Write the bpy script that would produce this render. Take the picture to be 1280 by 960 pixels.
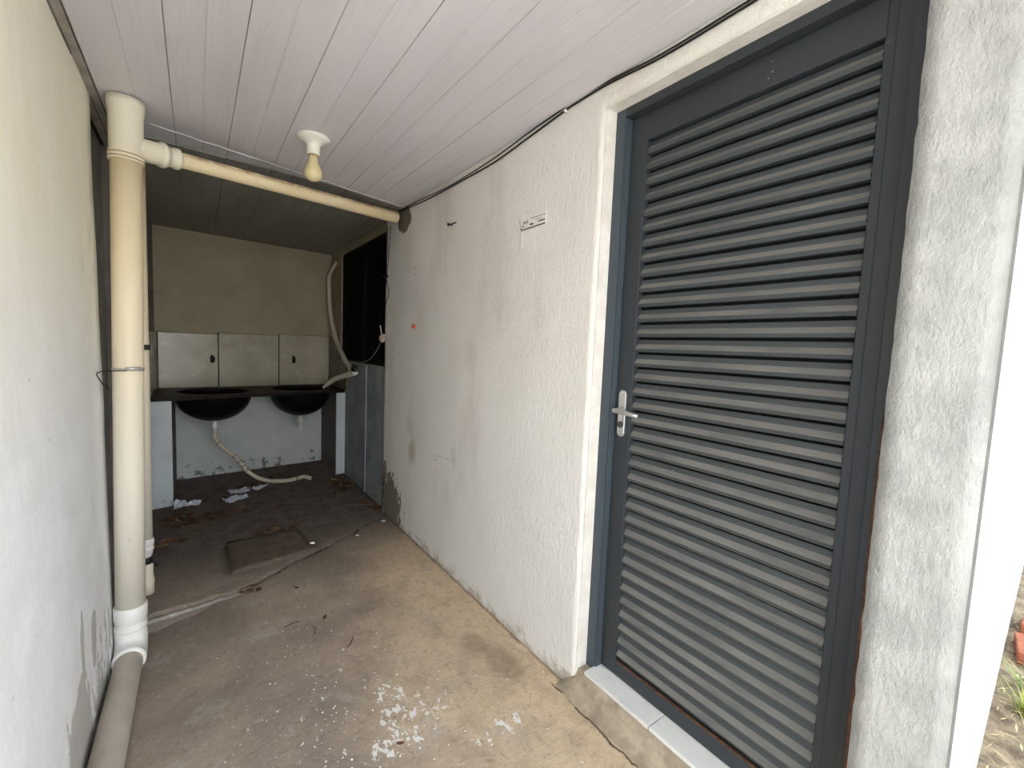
import bpy, bmesh, math, random
from mathutils import Vector, Matrix, noise
for o in list(bpy.data.objects): bpy.data.objects.remove(o)
SC = bpy.context.scene
COL = SC.collection
random.seed(7)
# ------------------------------------------------------------------ camera
cam_d = bpy.data.cameras.new('camera')
cam = bpy.data.objects.new('camera', cam_d); COL.objects.link(cam)
cam_d.sensor_width = 36; cam_d.lens = 15.6197; cam_d.clip_start = .02; cam_d.clip_end = 200
rt = Vector((.8153, -.5775, .0408)); dn = Vector((-.0132, -.0889, -.996)); fw = Vector((.5788, .8115, -.0801))
mw = Matrix.Identity(4)
for i in range(3):
    mw[i][0] = rt[i]; mw[i][1] = -dn[i]; mw[i][2] = -fw[i]
mw[2][3] = 1.38
cam.matrix_world = mw
SC.camera = cam
# ------------------------------------------------------------------ light
SC.view_settings.view_transform = 'Standard'; SC.view_settings.look = 'None'
SC.view_settings.gamma = 1; SC.view_settings.exposure = 2.15
W = bpy.data.worlds.new('overcast_sky'); SC.world = W; W.use_nodes = True
wn = W.node_tree; bg = wn.nodes['Background']
tc = wn.nodes.new('ShaderNodeTexCoord'); sx = wn.nodes.new('ShaderNodeSeparateXYZ'); wr = wn.nodes.new('ShaderNodeValToRGB')
wn.links.new(tc.outputs['Generated'], sx.inputs[0]); wn.links.new(sx.outputs['Z'], wr.inputs[0]); wn.links.new(wr.outputs[0], bg.inputs[0])
wr.color_ramp.elements[0].position = 0; wr.color_ramp.elements[0].color = (.96, .97, 1, 1)
wr.color_ramp.elements[1].position = .8; wr.color_ramp.elements[1].color = (.80, .90, 1, 1)
bg.inputs[1].default_value = 1.42
sd = bpy.data.lights.new('sun', 'SUN'); sd.energy = 3.0; sd.angle = math.radians(3); sd.color = (1, .95, .87)
sun = bpy.data.objects.new('sun', sd); COL.objects.link(sun)
sun.rotation_euler = Vector((.45, .35, .85)).to_track_quat('Z', 'Y').to_euler()
sun.location = (0, -3, 6)

# ------------------------------------------------------------------ node helper
class NT:
    def __init__(s, name, rough=.8, metallic=0, spec=.3):
        s.m = bpy.data.materials.new(name); s.m.use_nodes = True
        s.t = s.m.node_tree; s.b = s.t.nodes['Principled BSDF']
        s.b.inputs['Roughness'].default_value = rough; s.b.inputs['Metallic'].default_value = metallic
        s.b.inputs['Specular IOR Level'].default_value = spec
        g = s.t.nodes.new('ShaderNodeNewGeometry'); s.P = g.outputs['Position']
        o = s.t.nodes.new('ShaderNodeTexCoord'); s.O = o.outputs['Object']
        s.S = None
    def _in(s, sock, v):
        if hasattr(v, 'links') or isinstance(v, bpy.types.NodeSocket): s.t.links.new(v, sock)
        elif isinstance(v, (tuple, list)) and len(v) == 3 and sock.type == 'RGBA': sock.default_value = (*v, 1)
        else: sock.default_value = v
    def math(s, op, a, b=0., clamp=False):
        n = s.t.nodes.new('ShaderNodeMath'); n.operation = op; n.use_clamp = clamp
        s._in(n.inputs[0], a); s._in(n.inputs[1], b); return n.outputs[0]
    def xyz(s):
        if not s.S:
            n = s.t.nodes.new('ShaderNodeSeparateXYZ'); s.t.links.new(s.P, n.inputs[0]); s.S = n.outputs
        return s.S
    def noise(s, scale, detail=4, rough=.55, stretch=(1, 1, 1), off=(0, 0, 0), dist=0, coord=None):
        mp = s.t.nodes.new('ShaderNodeMapping'); s.t.links.new(coord or s.P, mp.inputs[0])
        mp.inputs['Scale'].default_value = stretch; mp.inputs['Location'].default_value = off
        n = s.t.nodes.new('ShaderNodeTexNoise'); s.t.links.new(mp.outputs[0], n.inputs['Vector'])
        n.inputs['Scale'].default_value = scale; n.inputs['Detail'].default_value = detail
        n.inputs['Roughness'].default_value = rough; n.inputs['Distortion'].default_value = dist
        return n.outputs['Fac']
    def voro(s, scale, stretch=(1, 1, 1), feature='F1', out='Distance'):
        mp = s.t.nodes.new('ShaderNodeMapping'); s.t.links.new(s.P, mp.inputs[0]); mp.inputs['Scale'].default_value = stretch
        n = s.t.nodes.new('ShaderNodeTexVoronoi'); n.feature = feature; s.t.links.new(mp.outputs[0], n.inputs['Vector'])
        n.inputs['Scale'].default_value = scale; return n.outputs[out]
    def step(s, v, lo, hi):      # smooth map lo..hi -> 0..1
        n = s.t.nodes.new('ShaderNodeMapRange'); n.interpolation_type = 'SMOOTHSTEP'
        s._in(n.inputs[0], v); n.inputs[1].default_value = lo; n.inputs[2].default_value = hi; return n.outputs[0]
    def mix(s, f, a, b):
        n = s.t.nodes.new('ShaderNodeMix'); n.data_type = 'RGBA'
        s._in(n.inputs[0], f); s._in(n.inputs[6], a); s._in(n.inputs[7], b); return n.outputs[2]
    def blob(s, c, r, k=.5, ns=None, lo=0., hi=.3):
        n = s.t.nodes.new('ShaderNodeVectorMath'); n.operation = 'SUBTRACT'; s.t.links.new(s.P, n.inputs[0]); n.inputs[1].default_value = c
        d = s.t.nodes.new('ShaderNodeVectorMath'); d.operation = 'DIVIDE'; s.t.links.new(n.outputs[0], d.inputs[0]); d.inputs[1].default_value = r
        l = s.t.nodes.new('ShaderNodeVectorMath'); l.operation = 'LENGTH'; s.t.links.new(d.outputs[0], l.inputs[0])
        v = s.math('SUBTRACT', 1, l.outputs['Value'])
        if ns is not None: v = s.math('ADD', v, s.math('MULTIPLY', s.math('SUBTRACT', ns, .5), k * 4))
        return s.step(v, lo, hi)
    def bump(s, h, strength=.3, dist=.01, prev=None):
        n = s.t.nodes.new('ShaderNodeBump'); n.inputs['Strength'].default_value = strength; n.inputs['Distance'].default_value = dist
        s.t.links.new(h, n.inputs['Height'])
        if prev: s.t.links.new(prev, n.inputs['Normal'])
        return n.outputs[0]
    def done(s, col, bump=None, rough=None):
        s._in(s.b.inputs['Base Color'], col)
        if bump: s.t.links.new(bump, s.b.inputs['Normal'])
        if rough is not None: s._in(s.b.inputs['Roughness'], rough)
        return s.m

def plain(name, col, rough=.5, metallic=0, var=.12, scale=12, spec=.4, bump=0):
    n = NT(name, rough, metallic, spec)
    d = tuple(c * (1 - var) for c in col); l = tuple(min(1, c * (1 + var)) for c in col)
    ns = n.noise(scale)
    return n.done(n.mix(n.step(ns, .3, .7), d, l), n.bump(n.noise(scale * 8), bump, .002) if bump else None)

# ---- right wall
def mat_wall_right():
    n = NT('white_plaster_right', .75)
    X, Y, Z = n.xyz()[0], n.xyz()[1], n.xyz()[2]
    big = n.noise(1.6, 5); med = n.noise(9, 6, .6); fine = n.noise(80, 5, .6, (1, 1, .45))
    base = n.mix(n.step(big, .3, .7), (.86, .83, .78), (.92, .90, .87))
    base = n.mix(n.math('MULTIPLY', n.step(Z, 1.5, .2), .7), base, (.90, .90, .89))
    base = n.mix(n.math('MULTIPLY', n.step(n.noise(3, 4, .6, (1, 1, .3), (5, 0, 0)), .5, .75), .35), base, (.64, .54, .49))
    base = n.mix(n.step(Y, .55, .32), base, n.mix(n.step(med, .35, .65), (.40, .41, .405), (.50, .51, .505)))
    for c, r, a, col in [((1.237, 2.93, .62), (1, .10, .13), .55, (.42, .34, .19)), ((1.237, 2.98, .8), (1, .10, .12), .25, (.5, .44, .28)), ((1.237, 2.30, .72), (1, .06, .10), .25, (.5, .43, .3)),
                         ((1.237, 1.5, 1.40), (1, .02, .06), .8, (.86, .85, .83))]:
        base = n.mix(n.math('MULTIPLY', n.blob(c, r, .35, med, 0, .8), a), base, col)
    # damp, dirty base
    low = n.math('ADD', n.math('MULTIPLY', n.step(Z, .16, 0), .42), n.math('SUBTRACT', n.noise(14, 6, .65), .5))
    base = n.mix(n.math('MULTIPLY', n.step(low, .30, .5), .6), base, (.40, .33, .22))
    patch = n.blob((1.237, 3.33, .13), (1, .26, .24), .45, n.noise(16, 6, .7), .1, .2)
    base = n.mix(patch, base, (.24, .21, .17))
    patch2 = n.blob((1.237, 3.46, .34), (1, .05, .12), .3, n.noise(16, 6, .7), .1, .2)
    base = n.mix(patch2, base, (.33, .25, .2))
    hole = n.blob((1.237, 3.15, 2.27), (1, .125, .10), .30, n.noise(22, 5, .6, (1, 1, .5)), .05, .09)
    base = n.mix(hole, base, (.17, .15, .11))
    scr = n.math('MULTIPLY', n.step(n.noise(40, 3, .5, (1, .12, 1)), .66, .70), n.blob((1.237, 2.7, .72), (1, .5, .12), 0, None, 0, .5))
    base = n.mix(n.math('MULTIPLY', scr, .5), base, (.35, .31, .26))
    spk = n.math('MULTIPLY', n.step(n.voro(28), .05, .02), n.step(med, .5, .6))
    base = n.mix(n.math('MULTIPLY', spk, .5), base, (.40, .36, .3))
    h = n.math('ADD', n.math('MULTIPLY', fine, .7), n.math('MULTIPLY', n.noise(52, 8, .72, (1, 1, .8)), 1.0))
    h = n.math('SUBTRACT', h, n.math('MULTIPLY', n.math('MAXIMUM', hole, patch), 2.0))
    return n.done(base, n.bump(h, .7, .011))

def mat_wall_left():
    n = NT('white_plaster_left', .75)
    Y, Z = n.xyz()[1], n.xyz()[2]
    med = n.noise(6, 6, .6); st = n.noise(5, 6, .6, (1, 1, .25))
    base = n.mix(n.step(st, .3, .7), (.86, .80, .63), (.90, .86, .71))
    base = n.mix(n.step(Z, 1.9, .9), base, n.mix(n.step(med, .35, .7), (.80, .81, .81), (.87, .88, .89)))
    pn = n.noise(10, 7, .68, (1, 1, .45))
    lowm = n.math('ADD', n.math('MULTIPLY', n.step(Z, .62, -.1), .42), n.math('MULTIPLY', n.step(Y, 1.2, 2.3), .06))
    peel = n.step(n.math('ADD', lowm, n.math('SUBTRACT', pn, .5)), .40, .43)
    c1 = n.blob((-.325, 1.88, .02), (1, .19, .24), .22, n.noise(12, 6, .65), .1, .18)
    c2 = n.blob((-.325, 1.98, .30), (1, .03, .17), .28, n.noise(16, 6, .65), .1, .25)
    c3 = n.blob((-.325, 2.16, .24), (1, .05, .15), .30, n.noise(18, 6, .65), .1, .25)
    peel = n.math('MAXIMUM', peel, n.math('MAXIMUM', c1, n.math('MAXIMUM', c2, c3)))
    base = n.mix(n.math('MULTIPLY', peel, .65), base, n.mix(med, (.28, .25, .21), (.43, .39, .33)))
    edge = n.math('MULTIPLY', n.step(n.noise(16, 5, .6, (1, 1, .2)), .62, .7), n.step(Y, 2.1, 2.35))
    base = n.mix(n.math('MULTIPLY', edge, .35), base, (.45, .4, .3))
    tiny = n.math('MULTIPLY', n.step(n.voro(9), .07, .04), n.step(n.noise(4), .45, .55))
    base = n.mix(n.math('MULTIPLY', tiny, .5), base, (.45, .41, .34))
    h = n.math('SUBTRACT', n.math('ADD', n.noise(35, 5, .6, (1, 1, .4)), n.math('MULTIPLY', n.noise(5), .8)), n.math('MULTIPLY', peel, .8))
    return n.done(base, n.bump(h, .35, .008))

def mat_back(name, c1, c2, dirt=0, z0=0.):
    n = NT(name, .8)
    base = n.mix(n.step(n.noise(4, 5), .3, .7), c1, c2)
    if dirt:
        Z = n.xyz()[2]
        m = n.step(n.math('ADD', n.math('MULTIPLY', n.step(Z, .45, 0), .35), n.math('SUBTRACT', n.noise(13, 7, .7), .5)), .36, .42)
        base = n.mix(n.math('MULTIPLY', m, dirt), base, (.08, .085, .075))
    return n.done(base, n.bump(n.noise(45, 5), .3, .006))

def mat_floor():
    n = NT('worn_concrete', .85)
    X, Y, Z = n.xyz()
    big = n.noise(2.2, 6, .6); med = n.noise(9, 7, .65, dist=.4); fine = n.noise(70, 6, .7)
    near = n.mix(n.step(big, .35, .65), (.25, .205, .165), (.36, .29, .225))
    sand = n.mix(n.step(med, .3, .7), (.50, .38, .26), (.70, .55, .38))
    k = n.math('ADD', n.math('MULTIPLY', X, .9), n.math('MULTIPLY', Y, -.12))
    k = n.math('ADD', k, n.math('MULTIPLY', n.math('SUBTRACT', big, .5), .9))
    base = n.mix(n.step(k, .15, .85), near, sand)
    base = n.mix(n.math('MULTIPLY', n.step(med, .55, .72), .45), base, (.22, .17, .13))
    base = n.mix(n.math('MULTIPLY', n.step(n.noise(5, 6, .6, (1, 1, 1), (3, 7, 0)), .55, .68), .45), base, (.42, .38, .34))
    base = n.mix(n.math('MULTIPLY', n.step(fine, .55, .7), .35), base, (.18, .14, .11))
    far = n.mix(n.step(med, .35, .65), (.105, .085, .072), (.165, .135, .115))  # deep floor coloured darker to steepen the light falloff
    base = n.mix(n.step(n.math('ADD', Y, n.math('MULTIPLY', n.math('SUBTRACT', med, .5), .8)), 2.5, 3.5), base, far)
    for c, r, col, a in [((1.09, 1.5, 0), (.09, .17, 1), (.22, .15, .10), .55), ((1.04, 1.68, 0), (.08, .10, 1), (.24, .17, .11), .5), ((.45, 1.25, 0), (.08, .05, 1), (.15, .1, .07), .6)]:
        base = n.mix(n.math('MULTIPLY', n.blob(c, r, .3, med, 0, .6), a), base, col)
    grit = n.noise(34, 7, .7)
    base = n.mix(n.math('MULTIPLY', n.step(grit, .52, .66), .38), base, (.17, .135, .105))
    base = n.mix(n.math('MULTIPLY', n.step(n.noise(46, 6, .7, off=(4, 2, 0)), .55, .7), .30), base, (.68, .58, .46))
    wig = n.math('MULTIPLY', n.math('SUBTRACT', n.noise(9, 6, .6, off=(1, 5, 0)), .5), .06)
    kx = n.math('ABSOLUTE', n.math('SUBTRACT', n.math('ADD', X, wig), 1.186))
    kc = n.math('MULTIPLY', n.step(kx, .007, .003), n.step(Y, 1.32, 1.26))
    wb_ = n.math('MULTIPLY', n.step(n.math('ADD', X, wig), 1.215, 1.232), n.step(Y, 1.2, 1.3))
    jy = n.math('SUBTRACT', n.math('SUBTRACT', n.math('ADD', Y, wig), 2.735), n.math('MULTIPLY', n.math('SUBTRACT', X, .18), .62))
    jc = n.math('MULTIPLY', n.math('MULTIPLY', n.step(n.math('ABSOLUTE', jy), .011, .003), n.step(X, .16, .2)), n.step(n.noise(11, 4, .6), .42, .5))
    base = n.mix(n.math('MULTIPLY', n.math('MAXIMUM', n.math('MAXIMUM', kc, jc), n.math('MULTIPLY', wb_, .6)), .85), base, (.05, .037, .027))
    # spilt white paint
    sp = n.noise(38, 8, .68, (1, .6, 1), dist=.25); sp2 = n.noise(60, 4, .6)
    tot = None
    for c, r, thr in [((.60, 1.50, 0), (.08, .22, 1), .50), ((.70, 1.45, 0), (.12, .12, 1), .53), ((.54, 1.37, 0), (.10, .06, 1), .49), ((.78, 1.55, 0), (.08, .16, 1), .56),
                      ((.93, 1.23, 0), (.07, .06, 1), .50), ((.80, 1.22, 0), (.07, .05, 1), .52), ((.40, 1.45, 0), (.2, .5, 1), .60), ((.52, 1.85, 0), (.3, .35, 1), .61), ((.3, 1.75, 0), (.4, .4, 1), .62)]:
        e = n.blob(c, r, 0, None, 0, .35)
        m = n.math('MULTIPLY', n.step(e, .05, .3), n.step(n.math('ADD', sp, n.math('MULTIPLY', n.math('SUBTRACT', e, 1), .07)), thr + .03, thr + .05))
        tot = m if tot is None else n.math('MAXIMUM', tot, m)
    dots = n.math('MULTIPLY', n.step(n.voro(26, (1, 1, .01)), .13, .09), n.step(n.noise(7, 5, .7), .52, .58))
    dots = n.math('MULTIPLY', n.math('MULTIPLY', dots, n.step(n.math('ADD', Y, X), 3.2, 2.2)), n.step(X, -.02, .25))
    tot = n.math('MAXIMUM', tot, dots)
    d2 = n.math('MULTIPLY', n.step(n.voro(60, (1, 1, .01)), .15, .10), n.step(n.noise(8, 5, .7, off=(9, 0, 0)), .54, .6))
    tot = n.math('MAXIMUM', tot, n.math('MULTIPLY', n.math('MULTIPLY', d2, n.step(Y, 2.6, 1.8)), n.step(X, .05, .35)))
    base = n.mix(n.math('MULTIPLY', tot, .9), base, (.78, .77, .74))
    # pale old cement skim at the left
    h = n.math('ADD', n.math('MULTIPLY', med, 1.), n.math('MULTIPLY', fine, .35))
    h = n.math('ADD', h, n.math('MULTIPLY', n.noise(30, 4, .6, (.4, 1.6, 1)), .35))
    # crack
    return n.done(base, n.bump(h, .55, .012))

def mat_cement(name, c1, c2, sc=10, bs=.5):
    n = NT(name, .9)
    return n.done(n.mix(n.step(n.noise(sc, 7, .65), .3, .7), c1, c2), n.bump(n.noise(sc * 5, 6, .65), bs, .01))

def mat_pvc(name, c1, c2, rough=.45, zg=None):
    n = NT(name, rough, 0, .4)
    base = n.mix(n.step(n.noise(5, 4, .5, (1, 1, .3)), .3, .7), c1, c2)
    if zg:
        base = n.mix(n.step(n.xyz()[2], 2.0, .5), base, zg)
    if zg:
        g = n.t.nodes.new('ShaderNodeNewGeometry'); sg = n.t.nodes.new('ShaderNodeSeparateXYZ'); n.t.links.new(g.outputs['True Normal'], sg.inputs[0])
        up = n.math('MULTIPLY', n.step(sg.outputs[2], .1, .6), n.step(n.noise(16, 5, .65), .3, .65))
        base = n.mix(n.math('MULTIPLY', up, .8), base, (.30, .14, .07))
    d = n.step(n.noise(22, 6, .7, (1, 1, .5)), .64, .70)
    base = n.mix(n.math('MULTIPLY', d, .35), base, tuple(c * .6 for c in c1))
    return n.done(base)

def mat_panel(name, c1, c2, rough=.45):
    n = NT(name, rough, 0, .35)
    base = n.mix(n.step(n.noise(3, 5, .6, (1, .3, 1)), .3, .7), c1, c2)
    fine = n.noise(120, 2, .5, (1, .02, 1))
    base = n.mix(n.math('MULTIPLY', n.step(fine, .4, .7), .08), base, tuple(c * .5 for c in c1))
    d = n.step(n.noise(8, 7, .7), .68, .74)
    base = n.mix(n.math('MULTIPLY', d, .3), base, (.35, .32, .28))
    return n.done(base)

def mat_door(name, col, dust=.75, rough=.35):
    n = NT(name, rough, .0, .35)
    g = n.t.nodes.new('ShaderNodeNewGeometry'); s = n.t.nodes.new('ShaderNodeSeparateXYZ'); n.t.links.new(g.outputs['Normal'], s.inputs[0])
    up = n.step(s.outputs[2], .38, .6)
    dn_ = n.noise(9, 6, .65, (1, .5, 3))
    f = n.math('MULTIPLY', up, n.math('MULTIPLY', n.step(dn_, .0, .75), dust))
    base = n.mix(f, col, (.25, .236, .222))
    sp = n.math('MULTIPLY', n.step(n.voro(30), .10, .05), n.step(n.noise(7, 4), .58, .64))
    base = n.mix(n.math('MULTIPLY', sp, .5), base, (.4, .4, .4))
    scr = n.step(n.noise(18, 6, .7, (1, .6, 2)), .66, .72)
    base = n.mix(n.math('MULTIPLY', scr, .25), base, (.22, .22, .22))
    return n.done(base, None, n.math('ADD', rough, n.math('MULTIPLY', f, .3)))

M = dict(
    wr=mat_wall_right(), wl=mat_wall_left(), floor=mat_floor(),
    jamb=mat_cement('white_painted_reveal', (.70, .67, .62), (.82, .80, .76), 14, .4),
    facade=mat_cement('white_painted_facade', (.48, .50, .505), (.54, .555, .56), 5, .25),
    back_up=mat_back('beige_wall', (.34, .295, .20), (.39, .34, .235)),
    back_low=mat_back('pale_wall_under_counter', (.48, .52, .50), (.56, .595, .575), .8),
    pier=mat_back('bluish_white_pier', (.52, .58, .60), (.60, .655, .665), .3),
    pier_in=mat_cement('grey_pier_side', (.13, .12, .105), (.2, .185, .16)),
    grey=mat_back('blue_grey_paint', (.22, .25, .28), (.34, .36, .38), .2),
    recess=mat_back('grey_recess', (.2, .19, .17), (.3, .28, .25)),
    hatch=mat_cement('cement_lid', (.095, .075, .055), (.15, .118, .09), 12),
    edge=mat_cement('pale_cement_edge', (.22, .2, .18), (.42, .39, .35), 22),
    kerb=mat_cement('sandy_cement_kerb', (.30, .25, .19), (.50, .42, .32), 14),
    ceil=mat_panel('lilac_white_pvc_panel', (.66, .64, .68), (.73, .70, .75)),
    ceil2=mat_panel('grey_panel_far_shade', (.24, .23, .20), (.30, .29, .255), .6),  # far boards: the dimmer light at the far end is put into this colour
    roof=plain('light_block_slab', (.3, .28, .26), .9),
    ceil_dark=plain('dark_gap', (.05, .045, .04), .9),
    crack=plain('white_sealant', (.62, .6, .6), .7),
    batten=plain('weathered_batten', (.35, .32, .29), .8, var=.2),
    pvc=mat_pvc('yellowed_pvc', (.76, .62, .38), (.82, .70, .47), zg=(.74, .70, .59)),
    pvc2=mat_pvc('cream_pvc', (.72, .67, .52), (.78, .73, .59)),
    pvc3=mat_pvc('white_pvc', (.74, .73, .68), (.82, .81, .77)),
    pvcd=mat_pvc('dirty_pvc', (.38, .33, .27), (.50, .45, .38)),
    ring=plain('brown_sealing_ring', (.40, .28, .14), .6),
    steel=plain('galvanised_strap', (.65, .65, .63), .35, .7),
    wire=plain('black_cable', (.012, .011, .011), .6),
    door=mat_door('anthracite_paint', (.060, .070, .076)), doorf=mat_door('anthracite_frame_paint', (.036, .043, .05), 0., .38),
    frame2=mat_door('blue_grey_frame_paint', (.055, .072, .09), .3, .4),
    rust=mat_cement('rust', (.07, .035, .022), (.20, .09, .045), 45),
    black=plain('black_backing', (.006, .006, .006), .8, spec=.1),
    chrome=plain('brushed_chrome', (.72, .72, .72), .28, .95, .05),
    chromed=plain('dark_screw_recess', (.1, .1, .1), .5, .5),
    marble=NT('white_marbled_tile', .3).done((.8, .8, .8)),
    grout=plain('grey_grout', (.25, .24, .22), .9),
    granite=plain('dark_granite', (.012, .008, .006), .5, var=.5, scale=30, spec=.15),
    bowl=plain('black_sink_bowl', (.004, .004, .0045), .4, spec=.15),
    wood=plain('brown_side_tile', (.16, .13, .085), .5, var=.3, scale=30),
    hole=plain('black_hole', (.01, .009, .008), .9),
    ceramic=plain('white_ceramic', (.80, .78, .70), .3, var=.03),
    bulb=plain('yellowed_bulb_glass', (.68, .58, .33), .25, var=.05, spec=.5),
    red=plain('red_plastic', (.62, .07, .03), .4),
    paper=plain('pale_paper', (.62, .66, .74), .8, var=.15, scale=20),
    label=plain('label_paper', (.88, .85, .80), .7, var=.04), ink=plain('label_ink', (.06, .045, .035), .7),
    leaf=plain('dry_brown_leaf', (.10, .045, .022), .7, var=.5, scale=9),
    leaf2=plain('dry_tan_leaf', (.18, .12, .06), .7, var=.4, scale=9),
    flake=plain('white_flake', (.8, .79, .76), .8),
    hosem=mat_pvc('cream_hose', (.50, .44, .33), (.62, .56, .44), .5),
    box=plain('cream_plastic_scrap', (.42, .35, .27), .6, var=.3, scale=40),
    soil=mat_cement('littered_soil', (.09, .065, .04), (.26, .20, .125), 18, .9),
    grass=plain('yellow_green_grass', (.20, .22, .035), .6, var=.5, scale=15),
    weed=plain('green_weed_leaf', (.12, .22, .03), .5, var=.3),
    yard=mat_cement('pale_bounce_concrete', (.46, .46, .45), (.56, .56, .55), 3),
    straw=plain('dry_straw', (.34, .26, .13), .8, var=.3),
    brick=mat_cement('red_brick', (.20, .06, .03), (.30, .10, .05), 20),
    tape=plain('black_tape', (.01, .01, .01), .5),
)
def _tile():
    n = NT('cream_glossy_tile', .16, 0, .5)
    b = n.mix(n.step(n.noise(3, 5, .6, off=(2, 0, 0)), .3, .7), (.38, .345, .25), (.50, .46, .35))
    d = n.step(n.noise(11, 7, .7), .6, .7)
    b = n.mix(n.math('MULTIPLY', d, .3), b, (.3, .26, .17))
    return n.done(b, n.bump(n.noise(8, 3), .05, .01), n.math('ADD', .12, n.math('MULTIPLY', n.noise(6), .25)))
M['tile'] = _tile()
def _marble():
    n = NT('white_marbled_sill', .3, 0, .5)
    v = n.step(n.noise(9, 6, .6, (1, .5, 1), dist=1.2), .5, .62)
    return n.done(n.mix(n.math('MULTIPLY', v, .35), (.80, .80, .79), (.52, .53, .55)))
M['marble'] = _marble()

# ------------------------------------------------------------------ mesh helpers (all in world coordinates)
def B(): return bmesh.new()
def box(bm, x0, x1, y0, y1, z0, z1, bev=0):
    t = bmesh.new(); bmesh.ops.create_cube(t, size=1)
    for v in t.verts: v.co = Vector(((x0 + x1) / 2 + v.co.x * (x1 - x0), (y0 + y1) / 2 + v.co.y * (y1 - y0), (z0 + z1) / 2 + v.co.z * (z1 - z0)))
    if bev: bmesh.ops.bevel(t, geom=t.edges[:], offset=bev, segments=2, affect='EDGES', profile=.5)
    me = bpy.data.meshes.new('t'); t.to_mesh(me); t.free(); bm.from_mesh(me); bpy.data.meshes.remove(me)
    return bm
def prism(bm, quad, z0, z1):      # quad: list of (x,y)
    lo = [bm.verts.new((x, y, z0)) for x, y in quad]; hi = [bm.verts.new((x, y, z1)) for x, y in quad]
    n = len(quad); bm.faces.new(lo[::-1]); bm.faces.new(hi)
    for i in range(n): bm.faces.new((lo[i], lo[(i + 1) % n], hi[(i + 1) % n], hi[i]))
    bmesh.ops.recalc_face_normals(bm, faces=bm.faces[:]); return bm
def smooth_path(pts, k=8):
    P = [Vector(p) for p in pts]; out = []
    for i in range(len(P) - 1):
        a = P[max(i - 1, 0)]; b = P[i]; c = P[i + 1]; d = P[min(i + 2, len(P) - 1)]
        for j in range(k):
            t = j / k
            out.append(.5 * ((2 * b) + (c - a) * t + (2 * a - 5 * b + 4 * c - d) * t * t + (3 * b - a - 3 * c + d) * t ** 3))
    out.append(P[-1]); return out
def tube(bm, pts, r, n=16, cap=True):
    P = [Vector(p) for p in pts]; rs = r if isinstance(r, (list, tuple)) else [r] * len(P)
    d0 = (P[1] - P[0]).normalized(); u = d0.orthogonal().normalized(); rings = []
    for i, p in enumerate(P):
        d = ((P[min(i + 1, len(P) - 1)] - P[max(i - 1, 0)])).normalized()
        u = (u - d * u.dot(d)).normalized(); v = d.cross(u)
        rings.append([bm.verts.new(p + (u * math.cos(2 * math.pi * k / n) + v * math.sin(2 * math.pi * k / n)) * rs[i]) for k in range(n)])
    for a, b in zip(rings, rings[1:]):
        for k in range(n): bm.faces.new((a[k], a[(k + 1) % n], b[(k + 1) % n], b[k])).smooth = True
    if cap: bm.faces.new(rings[0][::-1]); bm.faces.new(rings[-1])
    return bm
def axial(bm, a, b, prof, n=28):   # surface of revolution along a->b, prof = [(t in metres from a, radius)]
    a = Vector(a); b = Vector(b); d = (b - a).normalized()
    u = d.orthogonal().normalized(); v = d.cross(u); rings = []
    for t, r in prof:
        rings.append([bm.verts.new(a + d * t + (u * math.cos(2 * math.pi * k / n) + v * math.sin(2 * math.pi * k / n)) * r) for k in range(n)])
    for A_, B_ in zip(rings, rings[1:]):
        for k in range(n): bm.faces.new((A_[k], A_[(k + 1) % n], B_[(k + 1) % n], B_[k])).smooth = True
    bm.faces.new(rings[0][::-1]); bm.faces.new(rings[-1]); return bm
def wloc(o):
    v = Vector((0, 0, 0))
    while o: v += o.location; o = o.parent
    return v
def obj(name, bm, mat, parent=None, at=None, sharp=False, kind=None, label=None, cat=None, group=None):
    me = bpy.data.meshes.new(name)
    off = wloc(parent) if parent else Vector((0, 0, 0))
    loc = Vector(at) if at else (off if parent else Vector((0, 0, 0)))
    for v in bm.verts: v.co -= loc
    bmesh.ops.recalc_face_normals(bm, faces=bm.faces[:])
    bm.to_mesh(me); bm.free(); me.materials.append(M[mat] if isinstance(mat, str) else mat)
    o = bpy.data.objects.new(name, me); COL.objects.link(o)
    o.location = loc - off
    if parent: o.parent = parent
    if kind: o['kind'] = kind
    if label: o['label'] = label
    if cat: o['category'] = cat
    if group: o['group'] = group
    return o
def thing(name, loc, label, cat, group=None, kind=None):
    o = bpy.data.objects.new(name, None); COL.objects.link(o); o.location = loc; o.empty_display_size = .1
    o['label'] = label
    if cat: o['category'] = cat
    if group: o['group'] = group
    if kind: o['kind'] = kind
    return o
def nz(x, y, z, s): return noise.noise(Vector((x, y, z)) * s)

# ------------------------------------------------------------------ numbers
XR = 1.237                 # face of the right wall
DY0, DY1, DZ0, DZ1 = .314, 1.213, .10, 2.275     # door opening
ZC = 2.355
def zf(x, y):              # floor height: the near concrete falls to the left wall
    if y > 2.69 + (x + .19) * .12: return 0.
    k = max(0., min(1., (.22 - x) / .55)); return -.107 * k - .004 * k * 0

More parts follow.
